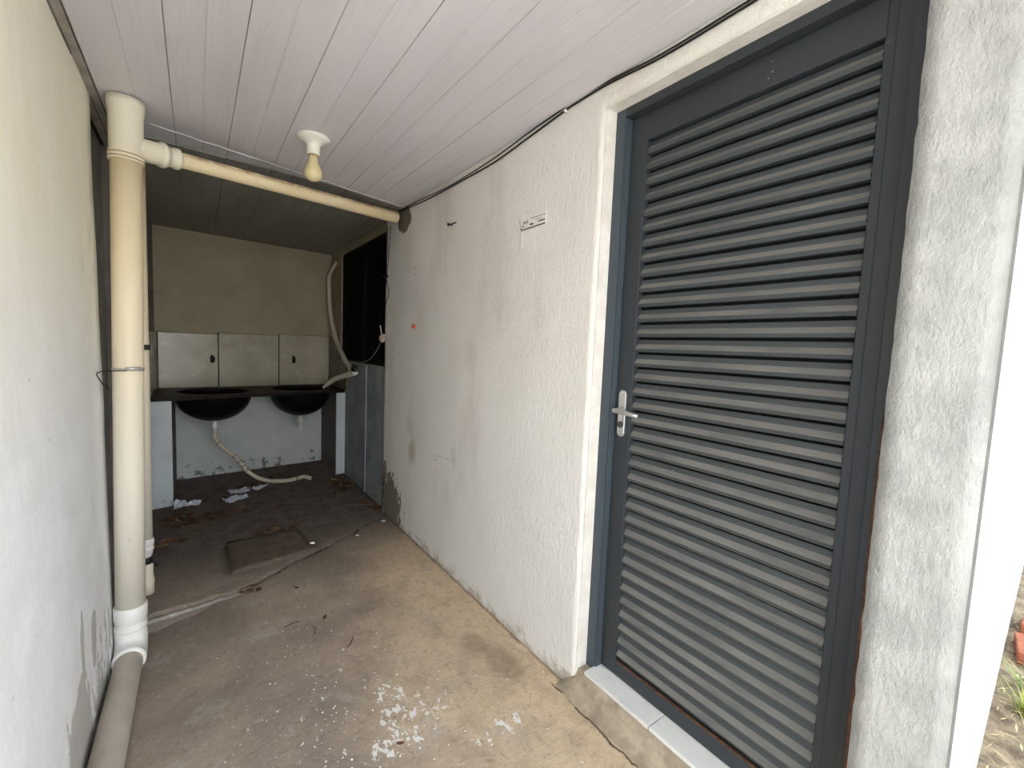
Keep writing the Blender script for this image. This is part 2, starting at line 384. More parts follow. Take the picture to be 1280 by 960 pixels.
# ------------------------------------------------------------------ floor
bm = B()
xs = [-.46 + i * .02 for i in range(0, 89)]
ys = [-2.6 + i * .1 for i in range(0, 30)] + [.4 + i * .02 for i in range(0, 252)]
g = []
for y in ys:
    row = []
    for x in xs:
        yy = y + nz(x, 0, 0, 9) * .012 if 2.4 < y < 3 else y
        z = zf(x, y + nz(x, y, 3, 12) * .012) + nz(x, y, 0, 3) * .004 + nz(x, y, 5, 14) * .0022
        # crack that carries the slab joint on to the right
        yc = 2.735 + (x - .18) * .62 + nz(x, 0, 0, 7) * .06
        if x > .18 and x < .95 and abs(y - yc) < .016: z -= .012
        if .118 < x < .150 and 2.97 < y < 3.44 or .615 < x < .66 and 3.10 < y < 3.40: z -= .022
        row.append(bm.verts.new((x, yy, z)))
    g.append(row)
for a, b in zip(g, g[1:]):
    for i in range(len(xs) - 1): bm.faces.new((a[i], a[i + 1], b[i + 1], b[i])).smooth = True
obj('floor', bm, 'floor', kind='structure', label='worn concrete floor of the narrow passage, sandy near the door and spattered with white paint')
# pale broken lip of the far slab
bm = B(); pts = []
for i in range(26):
    x = -.30 + i * .49 / 25; pts.append((x, 2.672 + (x + .19) * .12 + nz(x, 0, 1, 15) * .012, -.012 + nz(x, 2, 1, 20) * .006 - .012 * (1 - i / 25)))
tube(bm, pts, [.014 * (1 - .4 * i / 25) + nz(i * .5, 0, 0, 1.7) * .007 for i in range(26)], 7)
obj('trim_1', bm, 'edge', kind='structure', label='pale broken cement lip along the edge of the raised far slab')
# yard
bm = B()
for i in range(61):
    pass
xs = [-14 + i * .5 for i in range(0, 29)] + [.6 + i * .06 for i in range(0, 90)] + [6 + i * .8 for i in range(1, 22)]
ys = [-14 + i * 1.2 for i in range(0, 11)] + [-1.2 + i * .06 for i in range(0, 34)] + [1.2, 8]
g = [[bm.verts.new((x, y, -.16 if x < 1.24 or y < -1.2 else -.012 + nz(x, y, 0, 5) * .012 + nz(x, y, 4, 20) * .008)) for x in xs] for y in ys]
for a, b in zip(g, g[1:]):
    for i in range(len(xs) - 1): bm.faces.new((a[i], a[i + 1], b[i + 1], b[i])).smooth = True
obj('ground', bm, 'soil', kind='structure', label='dry littered soil of the yard outside the passage')

bm = B(); box(bm, -.32, 1.24, -14, -2.58, -.06, -.004); box(bm, 1.24, 14, -14, -1.1, -.06, -.004)  # unseen paving, added so the ground bounces paler, less warm light inside
obj('bounce_paving', bm, 'yard', kind='structure', label='unseen pale concrete paving added behind the viewer to bounce neutral light')
# ------------------------------------------------------------------ right wall with door opening (rough plaster, ragged at the opening)
bm = B()
def lines(a, b, cuts, st):
    out = [a]
    for c in cuts + [b]:
        k = max(1, round((c - out[-1]) / st)); s0 = out[-1]
        out += [s0 + (c - s0) * (i + 1) / k for i in range(k)]
    return out
Yl = lines(.155, 3.515, [DY0, DY1], .03); Zl = lines(-.03, 2.40, [DZ0, DZ1], .03)
fr = {}
for y in Yl:
    for z in Zl:
        e = abs(y - DY0) < 1e-4 or abs(y - DY1) < 1e-4 or abs(z - DZ1) < 1e-4
        j = .0035 if e else .0
        dx = nz(1, y, z, 3) * .003
        fr[(y, z)] = bm.verts.new((XR + dx, y + (nz(2, y, z, 22) * j if not abs(z - DZ1) < 1e-4 or y in (DY0, DY1) else 0), z + (nz(7, y, z, 22) * j if abs(z - DZ1) < 1e-4 else 0)))
for a, b in zip(Yl, Yl[1:]):
    for c, d in zip(Zl, Zl[1:]):
        if DY0 - 1e-4 < (a + b) / 2 < DY1 and (c + d) / 2 < DZ1: continue
        bm.faces.new((fr[(a, c)], fr[(b, c)], fr[(b, d)], fr[(a, d)])).smooth = True
for v in [v for v in bm.verts if not v.link_faces]: bm.verts.remove(v)
ex = bmesh.ops.extrude_face_region(bm, geom=bm.faces[:])
for v in [q for q in ex['geom'] if isinstance(q, bmesh.types.BMVert)]: v.co.x = XR + .16
o = obj('wall_right', bm, 'wr', kind='structure', label='off-white rough plastered wall holding the louvred door')
# smooth painted reveals round the door
bm = B(); box(bm, XR + .003, 1.30, DY1 - .006, DY1 + .012, .0, DZ1 + .01); box(bm, XR + .003, 1.30, DY0 + .004, DY1, DZ1 - .006, DZ1 + .012)
pass; obj('trim_2', bm, 'jamb', kind='structure', label='smooth white painted reveal round the door opening')
# rust-stained strip of bare edge along the right jamb
bm = B()
z = .0
pts = []
while z < 1.28: pts.append((XR + .012, DY0 + .004 + nz(z, 1, 0, 12) * .003, z)); z += .02
tube(bm, pts, [.0055 * (1 - .5 * i / len(pts)) + abs(nz(i * .4, 3, 0, 1)) * .003 for i in range(len(pts))], 6)
obj('trim_3', bm, 'rust', kind='structure', label='rusty crumbling edge down the right side of the door frame')
# facade: outer wall turning right
bm = B()
q = [(XR - .001, .150), (9, .59), (9, .9), (XR - .001 + .165, .35)]
prism(bm, [(XR - .0015, .1495), (9, .585), (9, .9), (XR + .15, .30)], -.05, 2.6)
obj('wall_front', bm, 'facade', kind='structure', label='smooth bright white outer wall turning away right of the door')
bm = B(); prism(bm, [(XR - .0015, .1495), (9, .585), (9, 3), (XR + .1, 3)], 2.40, 2.6)
box(bm, XR - .002, XR + .1, .1495, 3.5, 2.40, 2.6)
obj('wall_upper', bm, 'facade', kind='structure', label='upper part of the building wall above the ceiling line')
# wall at the recessed far end: grey parapet, window band
bm = B()
box(bm, 1.258, 1.42, 3.50, 5.6, -.03, 1.175); 
obj('wall_far_right', bm, 'grey', kind='structure', label='blue-grey painted dado below the dark window at the far right')
bm = B(); box(bm, 1.249, 1.262, 4.03, 4.075, 0, 1.172, .004)
obj('trim_4', bm, 'grey', kind='structure', label='vertical ridge in the blue-grey dado')
bm = B(); box(bm, 1.27, 1.42, 4.96, 5.6, 1.175, 2.40); box(bm, 1.27, 1.42, 3.50, 4.96, 2.285, 2.40); box(bm, 1.27, 1.42, 3.50, 3.54, 1.175, 2.285)
obj('wall_window_side', bm, 'back_up', kind='structure', label='beige plastered wall round the dark window at the far right')
bm = B(); box(bm, 1.25, 1.36, 3.516, 4.962, 1.172, 1.186, .003)
obj('window_sill', bm, 'batten', kind='structure', label='thin brown sill under the dark window')
# ------------------------------------------------------------------ left walls
bm = B()
Yl = [-4 + .35 * i for i in range(14)] + [.95 + .04 * i for i in range(60)]; Yl = [y for y in Yl if y < 2.60] + [2.62, 2.64, 2.655, 2.66]
Zl = [-.25 + .06 * i for i in range(45)] 
Zl = [z for z in Zl if z < 2.40] + [2.40]
def lx(y, z):
    x = -.320 - .025 * (z + .107) / 2.46
    if y > 2.59: x -= .035 * ((y - 2.59) / .07) ** 2
    return x + nz(0, y, z, 2.2) * .004 + nz(3, y, z, 9) * .0012
g = [[bm.verts.new((lx(y, z), y, z)) for z in Zl] for y in Yl]
for a, b in zip(g, g[1:]):
    for i in range(len(Zl) - 1): bm.faces.new((a[i], a[i + 1], b[i + 1], b[i])).smooth = True
ex = bmesh.ops.extrude_face_region(bm, geom=bm.faces[:])
for v in [q for q in ex['geom'] if isinstance(q, bmesh.types.BMVert)]: v.co.x = -.55
obj('wall_left', bm, 'wl', kind='structure', label='white plastered left wall, cream towards the top and peeling at its foot')
bm = B(); box(bm, -.55, -.40, 2.65, 3.3, -.2, 2.40); box(bm, -.55, -.305, 3.3, 5.6, -.05, 2.40)
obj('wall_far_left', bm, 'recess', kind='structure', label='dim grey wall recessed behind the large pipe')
# ------------------------------------------------------------------ back wall (turned about 8 degrees)
def yb(x): return 5.172 + (x + .305) * .1443
def backbox(bm, x0, x1, z0, z1, out, th=.15): return prism(bm, [(x0, yb(x0) - out), (x1, yb(x1) - out), (x1, yb(x1) + th), (x0, yb(x0) + th)], z0, z1)
bm = B(); backbox(bm, -.45, 1.40, .88, 2.42, 0)
wb = obj('wall_back', bm, 'back_up', kind='structure', label='beige wall closing the far end of the passage above the sinks')
bm = B(); backbox(bm, -.45, 1.40, -.03, .88, 0)
obj('wall_back_lower', bm, 'back_low', kind='structure', label='pale scuffed wall seen under the two sinks')
bs = thing('backsplash', (.48, 5.27, .88), 'row of large cream glossy wall tiles above the sink counter', 'tiles')
def tile(x0, x1, z0, z1, m='tile', lab=None):
    bm = B(); backbox(bm, x0, x1, z0, z1, .010, -.001)
    bmesh.ops.bevel(bm, geom=bm.edges[:], offset=.002, segments=1, affect='EDGES')
    return obj('tile', bm, m, bs, label=lab)
bm = B(); prism(bm, [(-.29, yb(-.29) - .004), (.72, yb(.72) - .004), (.72, yb(.72) + .001), (-.29, yb(-.29) + .001)], .882, 1.401); prism(bm, [(.17, yb(.17) - .004), (.72, yb(.72) - .004), (.72, yb(.72) + .001), (.17, yb(.17) + .001)], 1.401, 1.4155); prism(bm, [(.7165, yb(.7165) - .004), (1.247, yb(1.247) - .004), (1.247, yb(1.247) + .001), (.7165, yb(.7165) + .001)], .882, 1.4315); obj('grout_bed', bm, 'hole', bs, label='dark grout joints')
t1 = tile(-.283, .174, .885, 1.398); t2 = tile(.183, .716, .882, 1.412); t3 = tile(.725, 1.243, .885, 1.428)
def hole(x, z, par):
    bm = B(); y = yb(x) - .011
    c = bm.verts.new((x, y - .006, z)); ring = []
    for k in range(18):
        a = k / 18 * 2 * math.pi; r = 1 + nz(k * .7, x, z, 1.) * .5
        ring.append(bm.verts.new((x + math.cos(a) * .024 * r, y, z + math.sin(a) * .042 * r)))
    for k in range(18): bm.faces.new((c, ring[k], ring[(k + 1) % 18]))
    ex = bmesh.ops.extrude_face_region(bm, geom=bm.faces[:])
    for v in [q for q in ex['geom'] if isinstance(q, bmesh.types.BMVert)]: v.co.y += .006
    obj('tap_hole', bm, 'hole', par, label='ragged black tap hole')
hole(.127, 1.155, t1); hole(.868, 1.157, t3)
bm = B(); box(bm, -.306, -.294, 4.42, 5.16, .885, 1.40, .002); obj('tile', bm, 'tile', bs)
for y0, y1 in ((4.98, 5.37), (4.66, 4.974)):
    bm = B(); box(bm, 1.248, 1.2585, y0, y1, .89, 1.172); box(bm, 1.248, 1.2705, max(y0, 4.97), y1, 1.16, 1.43)
    obj('tile', bm, 'wood', bs, label='brown side tile in the right corner')
# ------------------------------------------------------------------ ceiling
cl = obj('ceiling', box(B(), -.6, 1.42, -.52, 5.7, 2.42, 2.47), 'roof', kind='structure', label='lilac-white boarded ceiling running the length of the passage')  # slab itself is unseen, added above the boards to block sky light
def yend(x): return 2.78 + .27 * (x + .1)
def ybd(x): return yend(x) + max(0, .75 - x) * .20
js = [-.315, -.07, .147, .370, .588, .803, 1.02, 1.236]
for i, (a, b) in enumerate(zip(js, js[1:])):
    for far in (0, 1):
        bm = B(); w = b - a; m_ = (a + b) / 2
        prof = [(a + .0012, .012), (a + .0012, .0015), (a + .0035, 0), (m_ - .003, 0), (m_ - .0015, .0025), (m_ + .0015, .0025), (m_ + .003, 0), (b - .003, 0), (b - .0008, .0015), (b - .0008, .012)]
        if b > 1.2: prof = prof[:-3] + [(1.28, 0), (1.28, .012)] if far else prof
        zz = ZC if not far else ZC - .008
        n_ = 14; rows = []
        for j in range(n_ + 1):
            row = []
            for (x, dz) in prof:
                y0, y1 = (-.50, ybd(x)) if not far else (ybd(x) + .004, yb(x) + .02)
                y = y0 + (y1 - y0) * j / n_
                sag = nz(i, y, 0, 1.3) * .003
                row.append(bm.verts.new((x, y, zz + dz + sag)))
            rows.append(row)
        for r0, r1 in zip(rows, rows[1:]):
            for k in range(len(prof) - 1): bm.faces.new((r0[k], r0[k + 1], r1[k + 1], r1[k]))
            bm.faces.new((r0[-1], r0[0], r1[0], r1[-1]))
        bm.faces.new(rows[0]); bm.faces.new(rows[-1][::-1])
        obj('ceiling_panel', bm, 'ceil' if not far else 'ceil2', cl, label='dull grey-brown board, coloured darker for the shade of the far part' if far else None)
# backing so that joints read dark, and the pale cracked joint
obj('ceiling_backing', box(B(), -.40, 1.30, -.50, 5.5, 2.372, 2.39), 'ceil_dark', cl, label='dark void above the boards')
bm = B(); pts = [(x, yend(x) + nz(x, 0, 0, 14) * .008, ZC - .002) for x in [-.17 + i * .02 for i in range(71)]]
tube(bm, pts, [.0028 + nz(p[0], 4, 0, 30) * .0015 for p in pts], 5); obj('ceiling_joint', bm, 'crack', cl, label='thin pale cracked joint line')
bm = B(); box(bm, -.375, -.3455, -.50, 3.3, 2.345, 2.372); box(bm, -.3425, -.318, -.50, 3.3, 2.350, 2.372)
obj('trim_5', bm, 'batten', kind='structure', label='weathered roof battens between left wall and ceiling')

# ------------------------------------------------------------------ door
door = thing('door_1', (1.335, .765, .11), 'anthracite steel louvred door filling the tall opening in the right wall', None, kind='structure')
bm = B(); box(bm, 1.292, 1.372, 1.166, 1.2125, .10, 2.274, .002); box(bm, 1.300, 1.372, 1.160, 1.166, .105, 2.236, .001)
obj('door_frame', bm, 'frame2', door, label='blue-grey left post of the frame')
bm = B(); box(bm, 1.300, 1.372, .3145, .352, .10, 2.274, .002); obj('door_frame', bm, 'doorf', door)
bm = B(); box(bm, 1.292, 1.372, .352, 1.166, 2.238, 2.274, .002); obj('door_frame', bm, 'doorf', door)
lf = obj('door_leaf', box(B(), 1.352, 1.362, .354, 1.159, .118, 2.236), 'black', door, label='dark sheet behind the louvres')
bm = B(); box(bm, 1.326, 1.360, 1.087, 1.159, .118, 2.236, .003); obj('stile', bm, 'doorf', lf)
bm = B(); box(bm, 1.326, 1.360, .354, .392, .118, 2.236, .003); box(bm, 1.330, 1.360, .3915, .413, .118, 2.236, .002); obj('stile', bm, 'doorf', lf)
bm = B(); box(bm, 1.3265, 1.360, .410, 1.09, 2.142, 2.236, .002); obj('rail', bm, 'doorf', lf)
bm = B(); box(bm, 1.3265, 1.360, .410, 1.09, .118, .174, .002); obj('rail', bm, 'doorf', lf)
bm = B(); box(bm, 1.3262, 1.335, .413, 1.087, .1735, .1762); obj('rust_line', bm, 'rust', lf, label='rusty seam above the bottom rail')
P0, PN, PITCH = .177, 36, .0545
sm = B()
prof = [(1.3480, .0545), (1.3465, .0500), (1.3425, .0385), (1.3305, .0240), (1.3288, .0220), (1.3335, .0105), (1.3500, .0095), (1.3520, .0095), (1.3520, .0545)]
A_ = [sm.verts.new((x, .414, z)) for x, z in prof]; C_ = [sm.verts.new((x, 1.086, z)) for x, z in prof]
for k in range(len(prof)): sm.faces.new((A_[k], A_[(k + 1) % len(prof)], C_[(k + 1) % len(prof)], C_[k]))
sm.faces.new(A_); sm.faces.new(C_[::-1])
for v in sm.verts: v.co -= Vector((1.335, .75, .027))
s0 = obj('slat', sm, 'door'); s0.parent = lf
base = wloc(lf)
for k in range(PN):
    s = s0 if k == 0 else s0.copy()
    if k: COL.objects.link(s)
    s.parent = lf; s.location = Vector((1.335 + random.uniform(-.0006, .0006), .75, P0 + .027 + k * PITCH)) - base
# handle
def plate(bm):
    p = [(1.124 + math.cos(t) * .017, 1.223 + math.sin(t) * .017) for t in [i / 8 * math.pi for i in range(9)]] + [(1.124 - math.cos(t) * .017, 1.077 - math.sin(t) * .017) for t in [i / 8 * math.pi for i in range(9)]]
    a = [bm.verts.new((1.3262, y, z)) for y, z in p]; b = [bm.verts.new((1.3200, y, z)) for y, z in p]; c = [bm.verts.new((1.3185, 1.124 + (y - 1.124) * .88, 1.15 + (z - 1.15) * .975)) for y, z in p]
    for q, w in ((a, b), (b, c)):
        for i in range(len(p)): bm.faces.new((q[i], q[(i + 1) % len(p)], w[(i + 1) % len(p)], w[i]))
    bm.faces.new(c); bm.faces.new(a[::-1]); return bm
hd = obj('door_handle', plate(B()), 'chrome', door, label='chrome lever handle on a long back plate')
bm = B(); axial(bm, (1.32, 1.124, 1.163), (1.28, 1.124, 1.163), [(0, .011), (.018, .010), (.035, .0095), (.043, .008)], 16)
tube(bm, [(1.283, 1.130, 1.163), (1.280, 1.115, 1.163), (1.280, 1.085, 1.161), (1.2815, 1.045, 1.158), (1.283, 1.018, 1.155)], [.0095, .0095, .0088, .0085, .007], 12)
obj('lever', bm, 'chrome', hd)
bm = B(); axial(bm, (1.319, 1.124, 1.107), (1.311, 1.124, 1.107), [(0, .0125), (.006, .0125), (.007, .009)], 16); obj('lock_cylinder', bm, 'chromed', hd)
for z in (1.228, 1.072):
    bm = B(); axial(bm, (1.319, 1.124, z), (1.316, 1.124, z), [(0, .0045), (.0025, .0035)], 10); obj('screw', bm, 'chrome', hd)
# sill
sill = thing('door_sill', (1.29, .765, .09), 'narrow white marbled tile sill along the foot of the louvred door', 'sill')
for y0, y1 in ((.862, 1.168), (.552, .857), (.316, .547)):
    bm = B(); box(bm, 1.243, 1.334, y0, y1, .097, .111, .0015); obj('tile', bm, 'marble', sill)
bm = B(); box(bm, 1.246, 1.40, .316, 1.21, .03, .0975); obj('mortar_bed', bm, 'kerb', sill)
bm = B()
ys = [.18 + i * .02 for i in range(56)]; g = []
for y in ys:
    t = min(1, (y - .1) / .5); e = min(1, (1.29 - y) / .09)
    c = [(1.186 + nz(y, 0, 0, 9) * .012, -.03), (1.190 + nz(y, 0, 0, 9) * .012, .014 * e), (1.207, .030 * e + nz(y, 1, 0, 12) * .004), (1.224 + nz(y, 3, 0, 11) * .004, .040 * e), (1.232, .062 * e + nz(y, 7, 0, 9) * .005), (1.243, .094 * e), (1.262, .0965 * e), (1.262, -.03)]
    g.append([bm.verts.new((x, y, z)) for x, z in c])
for a, b in zip(g, g[1:]):
    for i in range(7): bm.faces.new((a[i], a[i + 1], b[i + 1], b[i])).smooth = True
obj('trim_6', bm, 'kerb', kind='structure', label='cracked sandy cement kerb between the floor and the door sill')

# ------------------------------------------------------------------ window
win = thing('window_1', (1.30, 4.25, 1.19), 'black steel louvred window at the far right above the grey dado', None, kind='structure')
bm = B(); box(bm, 1.28, 1.34, 3.54, 3.575, 1.187, 2.284); box(bm, 1.28, 1.34, 4.925, 4.96, 1.187, 2.284); box(bm, 1.28, 1.34, 3.575, 4.925, 2.25, 2.284); box(bm, 1.28, 1.34, 3.575, 4.925, 1.187, 1.215)
box(bm, 1.285, 1.34, 4.22, 4.28, 1.215, 2.25)
obj('window_frame', bm, 'black', win)
obj('window_back', box(B(), 1.345, 1.35, 3.54, 4.96, 1.187, 2.284), 'black', win)
w0 = B(); prof = [(.0, .02), (-.018, -.008), (-.014, -.018), (.004, .012)]
for y0, y1 in ((-.32, .32),):
    A_ = [w0.verts.new((x, y0, z)) for x, z in prof]; C_ = [w0.verts.new((x, y1, z)) for x, z in prof]
    for k in range(4): w0.faces.new((A_[k], A_[(k + 1) % 4], C_[(k + 1) % 4], C_[k]))
    w0.faces.new(A_); w0.faces.new(C_[::-1])
w0o = obj('slat', w0, 'black'); first = True
for yc in (3.9, 4.6):
    for k in range(26):
        s = w0o if first else w0o.copy()
        if not first: COL.objects.link(s)
        first = False; s.parent = win; s.location = Vector((1.325, yc, 1.238 + k * .0397)) - win.location

# ------------------------------------------------------------------ big drain pipe with branch
Z0 = -.107
TP = Vector((-.229, 2.55, 2.17)); BT = Vector((-.2585, 2.55, .10))
dp = thing('drain_pipe', (-.257, 2.55, -.1), 'thick yellowed plastic drain pipe standing against the left wall with a branch under the ceiling', 'pipe')
ax = (TP - BT).normalized()
def on(z): return BT + ax * ((z - BT.z) / ax.z)
bm = B(); tube(bm, [on(.11), on(.8), on(1.4), on(2.11)], .0535, 36); obj('upright_pipe', bm, 'pvc', dp, label='yellowed upright length')
bm = B(); a = on(2.095); axial(bm, a, on(2.4), [(0, .0600), (.006, .0615), (.012, .0600), (.018, .0600), (.022, .0615), (.030, .0605), (.05, .0575), (.055, .0570), (.19, .0585), (.207, .0615), (.213, .0630), (.220, .0620), (.227, .0635), (.253, .0635)], 36)
obj('branch_tee', bm, 'pvc2', dp, label='cream tee fitting under the ceiling')
E_ = Vector((XR + .01, 3.245, 2.30)); S_ = TP + Vector((0, 0, -.005)); bd = (E_ - S_).normalized()
bm = B(); axial(bm, S_, E_, [(0, .047), (.115, .047), (.118, .053), (.128, .0555), (.138, .053), (.140, .047), (.150, .046)], 30); obj('tee_arm', bm, 'pvc2', dp, label='cream arm of the tee')
bm = B(); axial(bm, S_, E_, [(.140, .042), (.175, .042), (.178, .0465), (.192, .0465), (.195, .039), (.198, .038)], 30); obj('reducer', bm, 'pvc2', dp)
bm = B(); axial(bm, S_, E_, [(.19, .0340), (1.0, .0370), (1.56, .041), (1.578, .042), (1.58, .040)], 30); obj('branch_pipe', bm, 'pvc', dp, label='yellowed branch crossing under the ceiling')
for z in (2.102, 2.118):
    bm = B(); axial(bm, on(z), on(z + .1), [(0, .0612), (.003, .0625), (.006, .0612)], 36); obj('seal_ring', bm, 'ring', dp)
bm = B(); axial(bm, on(.152), on(-.1), [(0, .0565), (.004, .061), (.06, .0605), (.068, .0575), (.078, .055), (.09, .0570), (.096, .0605), (.102, .057)], 36); obj('collar', bm, 'pvc3', dp, label='white collar near the floor')
# elbow turning towards the camera
FA = Vector((-.2580, 2.40, -.054)); FB = Vector((-.270, .2, -.056))
el = [on(.07), on(.03), Vector((-.2572, 2.545, .0)), Vector((-.2568, 2.525, -.028)), Vector((-.256, 2.495, -.045)), Vector((-.2560, 2.455, -.052))]
bm = B(); sp = smooth_path(el, 5); tube(bm, sp, .059, 32); axial(bm, on(.062), on(-.1), [(0, .058), (.006, .0605), (.016, .0605), (.022, .058)], 32)
axial(bm, Vector((-.2562, 2.458, -.052)), FB, [(0, .057), (.005, .060), (.025, .060), (.030, .050)], 32); obj('elbow', bm, 'pvc3', dp, label='white elbow at the floor')
bm = B(); tube(bm, [Vector((-.2562, 2.46, -.053)), FA, Vector((-.265, 1.3, -.056)), FB], .0495, 36); obj('floor_pipe', bm, 'pvcd', dp, label='dirty grey length lying on the floor')
# second thin pipe behind
sp_ = thing('thin_drain_pipe', (-.235, 2.93, 0), 'thinner cream plastic pipe standing close behind the thick drain pipe', 'pipe')
c0 = Vector((-.232, 2.95, .0)); c1 = Vector((-.225, 2.95, 2.345))
def o2(z): return c0 + (c1 - c0) * (z / 2.345)
bm = B(); tube(bm, [o2(.28), o2(1.2), o2(2.345)], .0315, 24); obj('upright_pipe', bm, 'pvc', sp_)
bm = B(); axial(bm, o2(.30), o2(0), [(0, .033), (.005, .037), (.03, .0375), (.036, .034), (.05, .034), (.056, .037), (.062, .032), (.085, .030), (.10, .024)], 24); obj('collar', bm, 'pvc3', sp_)
bm = B(); axial(bm, o2(.21), o2(0), [(0, .024), (.05, .026)], 20); tube(bm, [o2(.19) + Vector((.02, -.01, .0)), o2(.17) + Vector((.05, -.02, -.02))], .006, 8); obj('rubber_sleeve', bm, 'wire', sp_, label='black rubber sleeve')
bm = B(); axial(bm, o2(.165), o2(0), [(0, .029), (.02, .031), (.06, .030), (.085, .034), (.10, .036), (.12, .034), (.165, .034)], 24); obj('foot_fitting', bm, 'pvc2', sp_)
bm = B(); box(bm, -.262, -.192, 2.913, 2.987, 1.295, 1.322, .003); obj('clip', bm, 'wire', sp_, label='black clip')
# strap
bm = B(); c = on(1.216)
axial(bm, c, c + ax, [(0, .0540), (.0, .0552), (.011, .0552), (.011, .0540)], 36)
bp = c + Vector((.016, -.054, .006)); tube(bm, [bp + Vector((-.02, 0, .005)), bp + Vector((.0, -.004, .004)), bp + Vector((.03, .008, .006))], .006, 8)
st = obj('pipe_strap', bm, 'steel', at=(c.x, c.y, c.z), label='thin metal strap clamped round the thick drain pipe at mid height', cat='strap')
bm = B(); tube(bm, smooth_path([c + Vector((-.0, -.056, .002)), c + Vector((-.04, -.052, .0)), c + Vector((-.07, -.09, .002)), c + Vector((-.084, -.13, -.006)), c + Vector((-.078, -.12, -.03)), c + Vector((-.068, -.10, -.055)), c + Vector((-.058, -.08, -.075)), c + Vector((-.062, -.085, -.05))], 5), .0022, 6)
obj('tie_wire', bm, 'wire', st, label='black twisted wire end')

# ------------------------------------------------------------------ ceiling lamp
L = Vector((.476, 2.40, ZC))
lp = thing('ceiling_lamp', L, 'bare yellowed bulb in a white round ceiling socket, unlit', 'lamp')
bm = B(); axial(bm, L, L - Vector((0, 0, 1)), [(0, .073), (.004, .076), (.010, .074), (.018, .058), (.028, .038), (.04, .031), (.082, .029), (.084, .026)], 36); obj('rosette', bm, 'ceramic', lp)
bm = B(); axial(bm, L - Vector((0, 0, .083)), L - Vector((0, 0, 1)), [(0, .0255), (.004, .0255)], 24); obj('socket_rim', bm, 'ring', lp)
bm = B(); axial(bm, L - Vector((0, 0, .086)), L - Vector((0, 0, 1)), [(0, .0225), (.02, .0225), (.035, .025), (.05, .032), (.065, .0385), (.08, .041), (.093, .040), (.105, .034), (.114, .024), (.119, .012), (.1205, .002)], 32); obj('bulb', bm, 'bulb', lp)

# ------------------------------------------------------------------ cables on the right wall
cp = [(1.226, 3.28, 2.338), (1.230, 3.164, 2.338), (1.231, 2.816, 2.318), (1.230, 2.5, 2.308), (1.231, 2.278, 2.306), (1.229, 1.95, 2.303), (1.230, 1.7, 2.323), (1.231, 1.472, 2.343), (1.231, 1.40, 2.349), (1.231, 1.209, 2.349), (1.231, .969, 2.330), (1.231, .681, 2.332), (1.231, .3, 2.335), (1.231, .16, 2.337)]
bm = B(); tube(bm, smooth_path(cp, 6), .0037, 8)
cb = obj('cable', bm, 'wire', at=(1.231, 1.8, 2.31), label='black cable sagging along the top of the right wall under the ceiling', cat='cable')
bm = B(); tube(bm, smooth_path([(x - .004, y, z + (.007 + .012 * math.sin(y * 2.6) ** 2 if 1.0 < y < 3.1 else .007)) for x, y, z in cp], 6), .003, 8)
obj('cable', bm, 'wire', at=(1.231, 1.8, 2.32), label='thinner black cable running just above the sagging one beside the ceiling', cat='cable')
bm = B(); axial(bm, (1.237, 1.43, 2.345), (1.2, 1.43, 2.345), [(0, .006), (.01, .0065), (.013, .004)], 12)
obj('cable_clip', bm, 'ceramic', at=(1.237, 1.43, 2.345), label='small white cable clip nailed near the door corner', cat='clip')
hw = thing('hanging_wires', (1.232, 3.49, 2.29), 'thin dark wires dangling from the pipe end by the wall corner', 'wires')
bm = B(); tube(bm, smooth_path([(1.228, 3.47, 2.28), (1.229, 3.48, 2.12), (1.230, 3.485, 1.90), (1.228, 3.42, 1.78), (1.228, 3.47, 1.70), (1.229, 3.52, 1.66)], 6), .0022, 6); obj('wire', bm, 'wire', hw)
bm = B(); tube(bm, smooth_path([(1.228, 3.40, 2.28), (1.229, 3.43, 2.12), (1.230, 3.475, 1.91), (1.228, 3.50, 1.80), (1.229, 3.505, 1.72)], 6), .0022, 6); obj('wire', bm, 'wire', hw)
bm = B(); tube(bm, [(1.226, 3.51, 1.905), (1.226, 3.49, 1.90), (1.226, 3.45, 1.902)], [.010, .012, .008], 8); obj('tape', bm, 'tape', hw, label='lump of black tape')
jb = thing('junction_scrap', (1.225, 3.50, 1.42), 'broken cream cable fitting hanging at the wall corner beside the dark window', 'fitting')
bm = bmesh.new(); bmesh.ops.create_icosphere(bm, subdivisions=3, radius=.034)
for v in bm.verts: v.co = Vector((v.co.x * .7, v.co.y * 1.1, v.co.z)) * (1 + nz(*v.co, 60) * .35) + Vector((1.216, 3.505, 1.42))
obj('shell', bm, 'box', jb)
bm = B(); tube(bm, smooth_path([(1.21, 3.52, 1.45), (1.215, 3.545, 1.48), (1.212, 3.56, 1.52)], 4), .004, 8); obj('stub', bm, 'pvc3', jb)
bm = B(); tube(bm, smooth_path([(1.21, 3.52, 1.40), (1.215, 3.62, 1.33), (1.225, 3.85, 1.235), (1.24, 4.1, 1.20), (1.245, 4.25, 1.19)], 6), .0028, 6); obj('lead', bm, 'grout', jb)
bm = B(); axial(bm, (XR + .003, 2.927, 1.503), (1.2, 2.927, 1.503), [(0, .013), (.010, .0145), (.016, .013), (.020, .008)], 20)
obj('wall_plug', bm, 'red', at=(XR, 2.927, 1.503), label='small red plastic knob on the white wall right of the dark window', cat='knob')
bm = B(); axial(bm, (XR + .004, 2.407, 2.089), (1.205, 2.42, 2.093), [(0, .004), (.026, .004), (.027, .009), (.031, .008)], 12); tube(bm, [(1.232, 2.35, 2.09), (1.228, 2.44, 2.09)], .0035, 6)
obj('hook', bm, 'wire', at=(XR, 2.407, 2.089), label='small dark nail hook high on the white wall left of the paper label', cat='hook')
